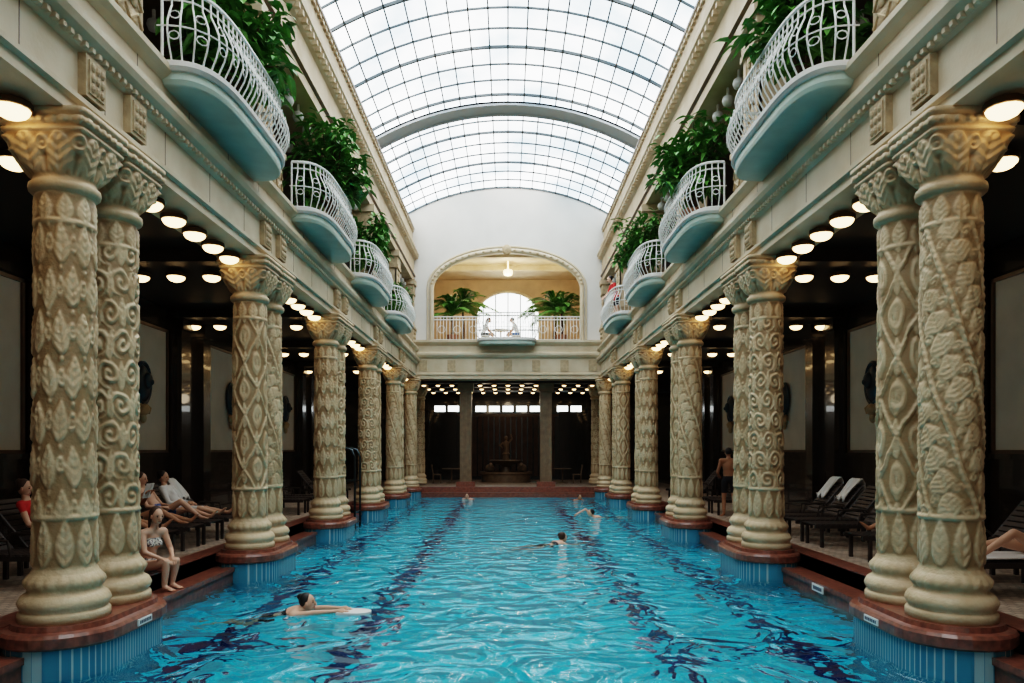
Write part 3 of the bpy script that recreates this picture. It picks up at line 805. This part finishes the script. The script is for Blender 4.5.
# ---------------------------------------------------------------- people
def V3(*a): return np.array(a,float)
def nrm(v): v=np.array(v,float); return v/max(np.linalg.norm(v),1e-9)
def fwd_of(fw,fwd):
    return fw if fw@np.array(fwd,float)>=0 else -fw
def person(name,J,skin='skin',hair='hairb',style='bun',cloth=None,cmats=(),fwd=(0,-1,0),up=(0,0,1),fat=1.0,female=True,voxel=.014):
    J={k:V3(*v) for k,v in J.items()}
    t=Bd(); bones=[]
    def cap(a,c,ra,rc,nm,n=12):
        t.tube([a,c],[ra,rc],n); t.ell(a,(ra,)*3,None,0,n,8); t.ell(c,(rc,)*3,None,0,n,8); bones.append((nm,a,c))
    pel,che,nek,hd=J['pelvis'],J['chest'],J['neck'],J['head']
    lr=nrm(J['shR']-J['shL']); sp=nrm(nek-pel); fw=nrm(np.cross(sp,lr)); 
    lh=nrm(J['hipR']-J['hipL']); fh=nrm(np.cross(sp,lh))
    bones.append(('spine',pel,nek))
    t.ell(pel,(.155*fat,.11*fat,.12),[lh,fh,sp],0,16,10)
    wst=pel*.5+che*.5; t.ell(wst,((.115 if female else .14)*fat,.09*fat,.17),[nrm(lr+lh),fw,sp],0,16,10)
    t.ell(che,(.148*fat,.104*fat,.18),[lr,fw,sp],0,16,10)
    if female:
        for sg in(-1,1): t.ell(che+lr*.07*sg+fwd_of(fw,fwd)*.085-sp*.0,(.058,.05,.058),None,0,10,8)
    cap(che+sp*.1,nek,.07,.055,'neck'); cap(nek,nek*.4+hd*.6,.053,.05,'neck')
    for S in('L','R'):
        cap(che+sp*.10+ (J['sh'+S]-che)*.3,J['sh'+S],.07,.060*fat,'spine2')
        cap(J['sh'+S],J['el'+S],.050*fat,.038*fat,'uparm'); cap(J['el'+S],J['wr'+S],.038*fat,.026*fat,'forearm')
        cap(J['hip'+S],J['kn'+S],.084*fat,.054*fat,'thigh')
        kn,an=J['kn'+S],J['an'+S]; mid=kn*.68+an*.32
        cap(kn,mid,.052,.054,'shin'); cap(mid,an,.054,.035,'shin'); cap(an,J['toe'+S],.037,.026,'foot')
        cap(J['wr'+S],J['wr'+S]+nrm(J['wr'+S]-J['el'+S])*.07,.027,.034,'hand')
    me=bpy.data.meshes.new('t'); me.from_pydata(t.v,[],t.f); ob=bpy.data.objects.new('t',me); sc.collection.objects.link(ob)
    md=ob.modifiers.new('r','REMESH'); md.mode='VOXEL'; md.voxel_size=voxel
    ms=ob.modifiers.new('s','SMOOTH'); ms.factor=.6; ms.iterations=6
    dg=bpy.context.evaluated_depsgraph_get(); m2=bpy.data.meshes.new_from_object(ob.evaluated_get(dg))
    vv=np.zeros(len(m2.vertices)*3); m2.vertices.foreach_get('co',vv); vv=vv.reshape(-1,3)
    ff=[tuple(p.vertices) for p in m2.polygons]
    cc=np.array([vv[list(f)].mean(0) for f in ff])
    best=np.full(len(cc),1e9); bi=np.zeros(len(cc),int); bt=np.zeros(len(cc))
    for i,(nm,a,c) in enumerate(bones):
        d=c-a; q=np.clip((cc-a)@d/max(d@d,1e-9),0,1); ds=np.linalg.norm(cc-(a+q[:,None]*d),axis=1)
        if nm=='spine': ds=ds-.07
        k=ds<best; best[k]=ds[k]; bi[k]=i; bt[k]=q[k]
    mi=np.zeros(len(cc),int)
    if cloth:
        for i,(nm,a,c) in enumerate(bones):
            for (cn,t0,t1,m_) in cloth:
                if cn==nm: mi[(bi==i)&(bt>=t0)&(bt<=t1)]=m_
    out=Bd(); out.add(vv,ff,mi.tolist())
    bpy.data.objects.remove(ob)
    f=nrm(fwd); u=nrm(np.array(up,float)-f*(np.array(up,float)@f)); r=np.cross(f,u); R=[r,f,u]
    base=1+len(cmats)
    idx={'skin':0,'hair':base,'eye':base+1,'lip':base+2}
    out.ell(hd,(.074,.092,.112),R,0,20,14)
    out.ell(hd+f*.025-u*.055,(.056,.062,.06),R,0,16,10)
    out.ell(hd+f*.095-u*.015,(.013,.02,.026),R,0,8,6)
    out.ell(hd+f*.108-u*.03,(.016,.012,.010),R,0,8,6)
    for sg in(-1,1):
        out.ell(hd+r*.079*sg-u*.01+f*.008,(.010,.020,.03),R,0,8,6)
        out.ell(hd+r*.031*sg+f*.080+u*.008,(.014,.010,.008),R,idx['eye'],8,6)
        out.ell(hd+r*.031*sg+f*.083+u*.03,(.02,.008,.004),R,idx['hair'],8,4)
    out.ell(hd+f*.083-u*.058,(.024,.009,.007),R,idx['lip'],8,5)
    out.ell(hd-f*.030+u*.030,(.084,.090,.100),R,idx['hair'],20,14)
    if style=='bun': out.ell(hd-f*.095+u*.075,(.045,.045,.045),R,idx['hair'],12,8)
    if style=='long':
        out.tube([hd-f*.05+u*.03,hd-f*.075-u*.08,hd-f*.075-u*.22],[.075,.07,.03],10,idx['hair'])
        for sg in(-1,1): out.tube([hd+r*.05*sg+u*.05-f*.01,hd+r*.080*sg-f*.02-u*.04,hd+r*.075*sg-f*.03-u*.18],[.03,.026,.012],8,idx['hair'])
    for S in('L','R'):
        w=J['wr'+S]; d=nrm(w-J['el'+S])
        sd=np.cross(d,[0,0,1]); sd=nrm(sd) if np.linalg.norm(sd)>.2 else nrm(np.cross(d,[0,1,0])); pn=np.cross(sd,d)
        if pn[2]>0: pn=-pn
        out.ell(w+d*.055,(.038,.048,.016),[sd,d,pn],0,12,8)
        for k,(o,L) in enumerate(((-.028,.062),(-.01,.074),(.010,.070),(.027,.055))):
            p0=w+d*.085+sd*o; p1=p0+d*L*.5+sd*o*.15+pn*.006; p2=p1+d*L*.45+pn*.02
            out.tube([p0-d*.02,p0,p1,p2,p2+d*.004],[.009,.0095,.0085,.007,.003],7,0)
        sg=-1 if S=='L' else 1
        q0=w+d*.025+sd*.028*sg; out.tube([q0,q0+d*.03+sd*.025*sg,q0+d*.062+sd*.032*sg+pn*.01],[.013,.011,.007],7,0)
        a,tt_=J['an'+S],J['toe'+S]; fd=nrm(tt_-a); ss=nrm(np.cross(fd,[0,0,1])) if abs(fd[2])<.9 else V3(1,0,0)
        for k in range(5): 
            p=tt_+ss*(-.03+.015*k); out.tube([p-fd*.02,p+fd*.022,p+fd*.034],[.011,.009,.005],6,0)
    return out.obj(name,[skin]+list(cmats)+[hair,'eye','lip'],smooth=True,fix=False)
BIK=[('spine',-.1,.22,1),('spine',.55,.75,1),('thigh',0,.08,1)]
SH=[('spine',-.1,.30,1),('thigh',0,.55,1)]
# woman seated on the coping, turned towards the water, hands on her knees
def SW(f,l,z,ox=-4.93,oy=9.98,a=-.42):
    return (ox+f*math.cos(a)-l*math.sin(a), oy+f*math.sin(a)+l*math.cos(a), z)
person('seated_woman',dict(pelvis=SW(0,0,.14),chest=SW(.06,0,.45),neck=SW(.13,0,.65),head=SW(.19,0,.81),
  shL=SW(.12,.17,.58),shR=SW(.12,-.17,.58),elL=SW(.20,.22,.33),wrL=SW(.37,.10,.24),elR=SW(.22,-.22,.34),wrR=SW(.40,-.10,.25),
  hipL=SW(.03,.09,.12),hipR=SW(.03,-.09,.12),knL=SW(.44,.10,.20),knR=SW(.46,-.08,.20),
  anL=SW(.35,.10,-.13),anR=SW(.42,-.08,-.13),toeL=SW(.49,.11,-.155),toeR=SW(.56,-.08,-.155)),
  cloth=BIK,cmats=('striped',),fwd=(.80,-.60,-.2),style='long')
x0,y0=5.56,18.4
person('standing_man',dict(pelvis=(x0,y0,.98),chest=(x0,y0+.01,1.28),neck=(x0,y0+.02,1.5),head=(x0,y0+.05,1.635),
  shL=(x0-.19,y0+.01,1.43),shR=(x0+.19,y0+.01,1.43),elL=(x0-.27,y0+.06,1.14),wrL=(x0-.17,y0+.28,1.05),elR=(x0+.27,y0+.06,1.14),wrR=(x0+.17,y0+.28,1.08),
  hipL=(x0-.1,y0,.92),hipR=(x0+.1,y0,.92),knL=(x0-.12,y0+.02,.5),knR=(x0+.13,y0+.02,.5),anL=(x0-.13,y0-.02,.09),anR=(x0+.15,y0-.02,.09),
  toeL=(x0-.15,y0+.13,.04),toeR=(x0+.18,y0+.13,.04)),skin='skin2',hair='hairk',style='short',cloth=[('spine',-.1,.12,1),('thigh',0,.7,1)],cmats=('darkc',),fwd=(0.1,1,-.1),female=False,fat=1.08)
def recline(name,s,y,raise_=.0,read=False,feet=False,**kw):
    def T(l,w,z): return (s*(LF+l),y+w,z)
    k=raise_
    J=dict(pelvis=T(1.03,0,.53),chest=T(1.27,0,.82),neck=T(1.38,0,1.02),head=T(1.39,0,1.17),
      shL=T(1.33,-.18,.95),shR=T(1.33,.18,.95),hipL=T(1.0,-.09,.51),hipR=T(1.0,.09,.51),
      knL=T(.62,-.12,.56+k),knR=T(.60,.12,.54+k*.3),anL=T(.25,-.12,.47),anR=T(.16,.10,.47),toeL=T(.14,-.13,.56 if k<.1 else .46),toeR=T(.05,.11,.57))
    if feet: J.update(knL=T(.66,-.36,.50),anL=T(.42,-.44,.09),toeL=T(.28,-.45,.04),knR=T(.62,.1,.60),anR=T(.30,.10,.47),toeR=T(.2,.11,.55))
    if read: J.update(elL=T(1.08,-.24,.76),wrL=T(.90,-.12,.93),elR=T(1.08,.24,.76),wrR=T(.90,.12,.93))
    else: J.update(elL=T(1.16,-.27,.68),wrL=T(.93,-.20,.66),elR=T(1.16,.27,.68),wrR=T(.93,.16,.66))
    return person(name,J,fwd=(-s,kw.pop('look',0),-.15),**kw)
recline('reclining_woman',-1,12.6,.12,True,cloth=BIK,cmats=('darkc',),skin='skin2',hair='hairk')
b=Bd(); b.obox((-(LF+.84),12.55,1.0),[(.9,0,-.3),(0,1,0),(.3,0,.95)],(.008,.10,.13),0); b.obox((-(LF+.84),12.67,1.0),[(.9,.3,-.3),(-.3,1,0),(.3,0,.95)],(.008,.10,.13),0); b.obj('book',['plaque'])
recline('reclining_man',-1,13.45,.2,False,cloth=SH,cmats=('bluec',),skin='skin',hair='hairb',style='short',female=False)
recline('reclining_bather',-1,11.6,.05,False,cloth=SH,cmats=('darkc',),skin='skin2',hair='hairb',style='short',female=False)
ROBE=[('spine',-.1,.95,1),('spine2',0,1,1),('uparm',0,1,1),('forearm',0,.8,1),('thigh',0,.9,1)]
recline('reclining_robed_woman',-1,14.3,.0,False,cloth=ROBE,cmats=('robe',),hair='hairk',fat=1.2)
recline('reclining_woman_in_red',-1,10.2,.1,False,cloth=[('spine',-.1,.9,1),('spine2',0,1,1),('uparm',0,.4,1)],cmats=('redc',),hair='hairb')
recline('reclining_man_in_shorts',1,11.35,.0,False,True,cloth=SH,cmats=('bluec',),hair='hairb',style='short',female=False,skin='skin2')
recline('reclining_sunbather',1,8.75,.16,False,cloth=BIK,cmats=('darkc',),hair='hairb',skin='skin')
def swimmer(name,x,y,ang,arm=0,board=False,**kw):
    c,s_=math.cos(ang),math.sin(ang)
    def T(f,w,z): return (x+f*c-w*s_,y+f*s_+w*c,WZ+z)
    J=dict(head=T(0,0,.12),neck=T(-.08,0,-.01),chest=T(-.24,0,-.06),pelvis=T(-.58,0,-.17),shL=T(-.13,.18,-.02),shR=T(-.13,-.18,-.02),
      elL=T(.10,.34,-.10),wrL=T(.34,.30,-.08),elR=T(.10,-.34,-.10),wrR=T(.34,-.30,-.08),hipL=T(-.62,.09,-.19),hipR=T(-.62,-.09,-.19),
      knL=T(-1.02,.18,-.28),knR=T(-1.02,-.18,-.28),anL=T(-1.40,.14,-.23),anR=T(-1.40,-.14,-.23),toeL=T(-1.54,.16,-.24),toeR=T(-1.54,-.16,-.24))
    if arm: J.update(elR=T(.10,-.25,.22),wrR=T(.36,-.18,.10))
    if board:
        J.update(elL=T(.16,.15,.02),wrL=T(.42,.09,.035),elR=T(.16,-.15,.02),wrR=T(.42,-.09,.035),pelvis=T(-.5,0,-.30),hipL=T(-.54,.09,-.33),hipR=T(-.54,-.09,-.33),
          knL=T(-.86,.12,-.58),knR=T(-.92,-.12,-.50),anL=T(-1.2,.12,-.78),anR=T(-1.28,-.12,-.62),toeL=T(-1.33,.12,-.85),toeR=T(-1.42,-.12,-.66))
        bb=Bd(); pts=[]
        for k in range(21):
            t=PI*k/20-PI/2; pts.append((.66+.18*math.cos(t),.15*math.sin(t)))
        pts+=[(.42,.15),(.42,-.15)]
        vs=[T(p[0],p[1],z) for z in(-.015,.025) for p in pts]; n=len(pts)
        bb.add(vs,[tuple(range(n-1,-1,-1)),tuple(range(n,2*n))]+[(i,(i+1)%n,n+(i+1)%n,n+i) for i in range(n)],0); bb.obj('kickboard',['plaque'])
    return person(name,J,fwd=(c,s_,0.05),**kw)
swimmer('swimmer',-2.6,9.5,-.10,board=True,hair='hairk',style='bun',cloth=BIK,cmats=('darkc',))
swimmer('swimmer',1.25,16.6,.6,hair='hairb',style='bun',cloth=BIK,cmats=('darkc',))
swimmer('swimmer',2.6,23.0,3.3,1,hair='hairk',style='short',cloth=SH,cmats=('darkc',),female=False)
swimmer('swimmer',3.0,30.6,-1.2,0,hair='hairk',style='short',cloth=SH,cmats=('darkc',),female=False,skin='skin2')
swimmer('swimmer',-1.75,31.2,-1.7,0,hair='hairb',style='bun',cloth=BIK,cmats=('darkc',))
def stander(name,x,y,z,sx,sy,sit=False,**kw):
    def T(a,l,h): return (x+sx*l-sy*a, y+sy*l+sx*a, z+h)
    K=dict(pelvis=(0,-.1,.95),chest=(0,.0,1.24),neck=(0,.1,1.42),head=(0,.17,1.56),shL=(.18,.05,1.36),shR=(-.18,.05,1.36),
     elL=(.24,.16,1.08),wrL=(.12,.34,.93),elR=(-.24,.16,1.08),wrR=(-.12,.34,.93),hipL=(.09,-.1,.89),hipR=(-.09,-.1,.89),knL=(.1,-.08,.48),knR=(-.1,-.08,.48),
     anL=(.11,-.14,.09),anR=(-.11,-.14,.09),toeL=(.12,.0,.04),toeR=(-.12,.0,.04))
    J={k:T(*v) for k,v in K.items()}
    if sit:
        J={k:(v[0],v[1],v[2]-.38) for k,v in J.items()}
        J.update(knL=T(.1,.33,.52),knR=T(-.1,.33,.52),anL=T(.11,.34,.09),anR=T(-.11,.34,.09),toeL=T(.12,.48,.04),toeR=T(-.12,.48,.04))
    return person(name,J,fwd=(sx,sy,-.25),**kw)
RC=[('spine',-.1,.95,1),('spine2',0,1,1),('uparm',0,.7,1),('thigh',0,.6,2)]
stander('woman_in_red',3.80,26.2,6.24,-.97,-.25,cloth=RC,cmats=('redc','darkc'),hair='hairk')
stander('seated_gallery_visitor',-1.05,34.0,6.56,1,0,True,cloth=RC,cmats=('robe','darkc'),hair='hairb',style='long')
stander('seated_gallery_visitor',.35,34.0,6.56,-1,0,True,cloth=RC,cmats=('robe','bluec'),hair='hairk',style='short',female=False)

# ---------------------------------------------------------------- pool ladder & plaques
b=Bd()
for y in(19.9,20.6):
    b.tube([(-4.9,y,.0),(-4.9,y,1.5),(-4.85,y,1.68),(-4.72,y,1.76),(-4.45,y,1.76),(-4.25,y,1.70),(-4.17,y,1.5),(-4.17,y,-1.3)],.03,8,0)
    b.tube([(-4.9,y,.85),(-4.17,y,.85)],.016,6,0)
for z in(-1.2,-.9,-.6,-.3,0.0): b.tube([(-4.17,19.9,z),(-4.17,20.6,z)],.02,6,0)
b.obj('pool_ladder',['metal'],smooth=True)
for s in(-1,1):
    b=Bd(); xx=s*CX-s*.556
    b.box(xx-.006,xx+.006,7.4,7.68,-.085,-.02,0)
    for k in range(7): b.box(xx-s*.007-.002,xx-s*.007+.002,7.43+k*.034,7.45+k*.034,-.068,-.036,1)
    b.obj('depth_plaque',['plaque','ink'])
b=Bd(); b.box(PX-.045,PX-.031,10.12,10.48,-.30,-.20,0)
for k in range(8): b.box(PX-.049,PX-.044,10.16+k*.036,10.18+k*.036,-.275,-.225,1)
b.obj('depth_plaque',['plaque','ink'])

# ---------------------------------------------------------------- world, camera
w=bpy.data.worlds.new('World'); sc.world=w; w.use_nodes=True
w.node_tree.nodes['Background'].inputs[0].default_value=(.75,.85,1,1); w.node_tree.nodes['Background'].inputs[1].default_value=.5
cd=bpy.data.cameras.new('Camera'); co=bpy.data.objects.new('Camera',cd); sc.collection.objects.link(co)
co.location=(0,0,1.7); co.rotation_euler=(PI/2,0,0); cd.sensor_width=36; cd.lens=731/1024*36
cd.shift_y=(450-341.5)/1024; cd.shift_x=4/1024; cd.clip_end=200; cd.clip_start=.05
sc.camera=co
sc.view_settings.view_transform='Filmic'
for lk in('High Contrast','Filmic - High Contrast'):
    try: sc.view_settings.look=lk; print('look',lk); break
    except Exception as e: print(e)
sc.view_settings.exposure=0.15
print('done')
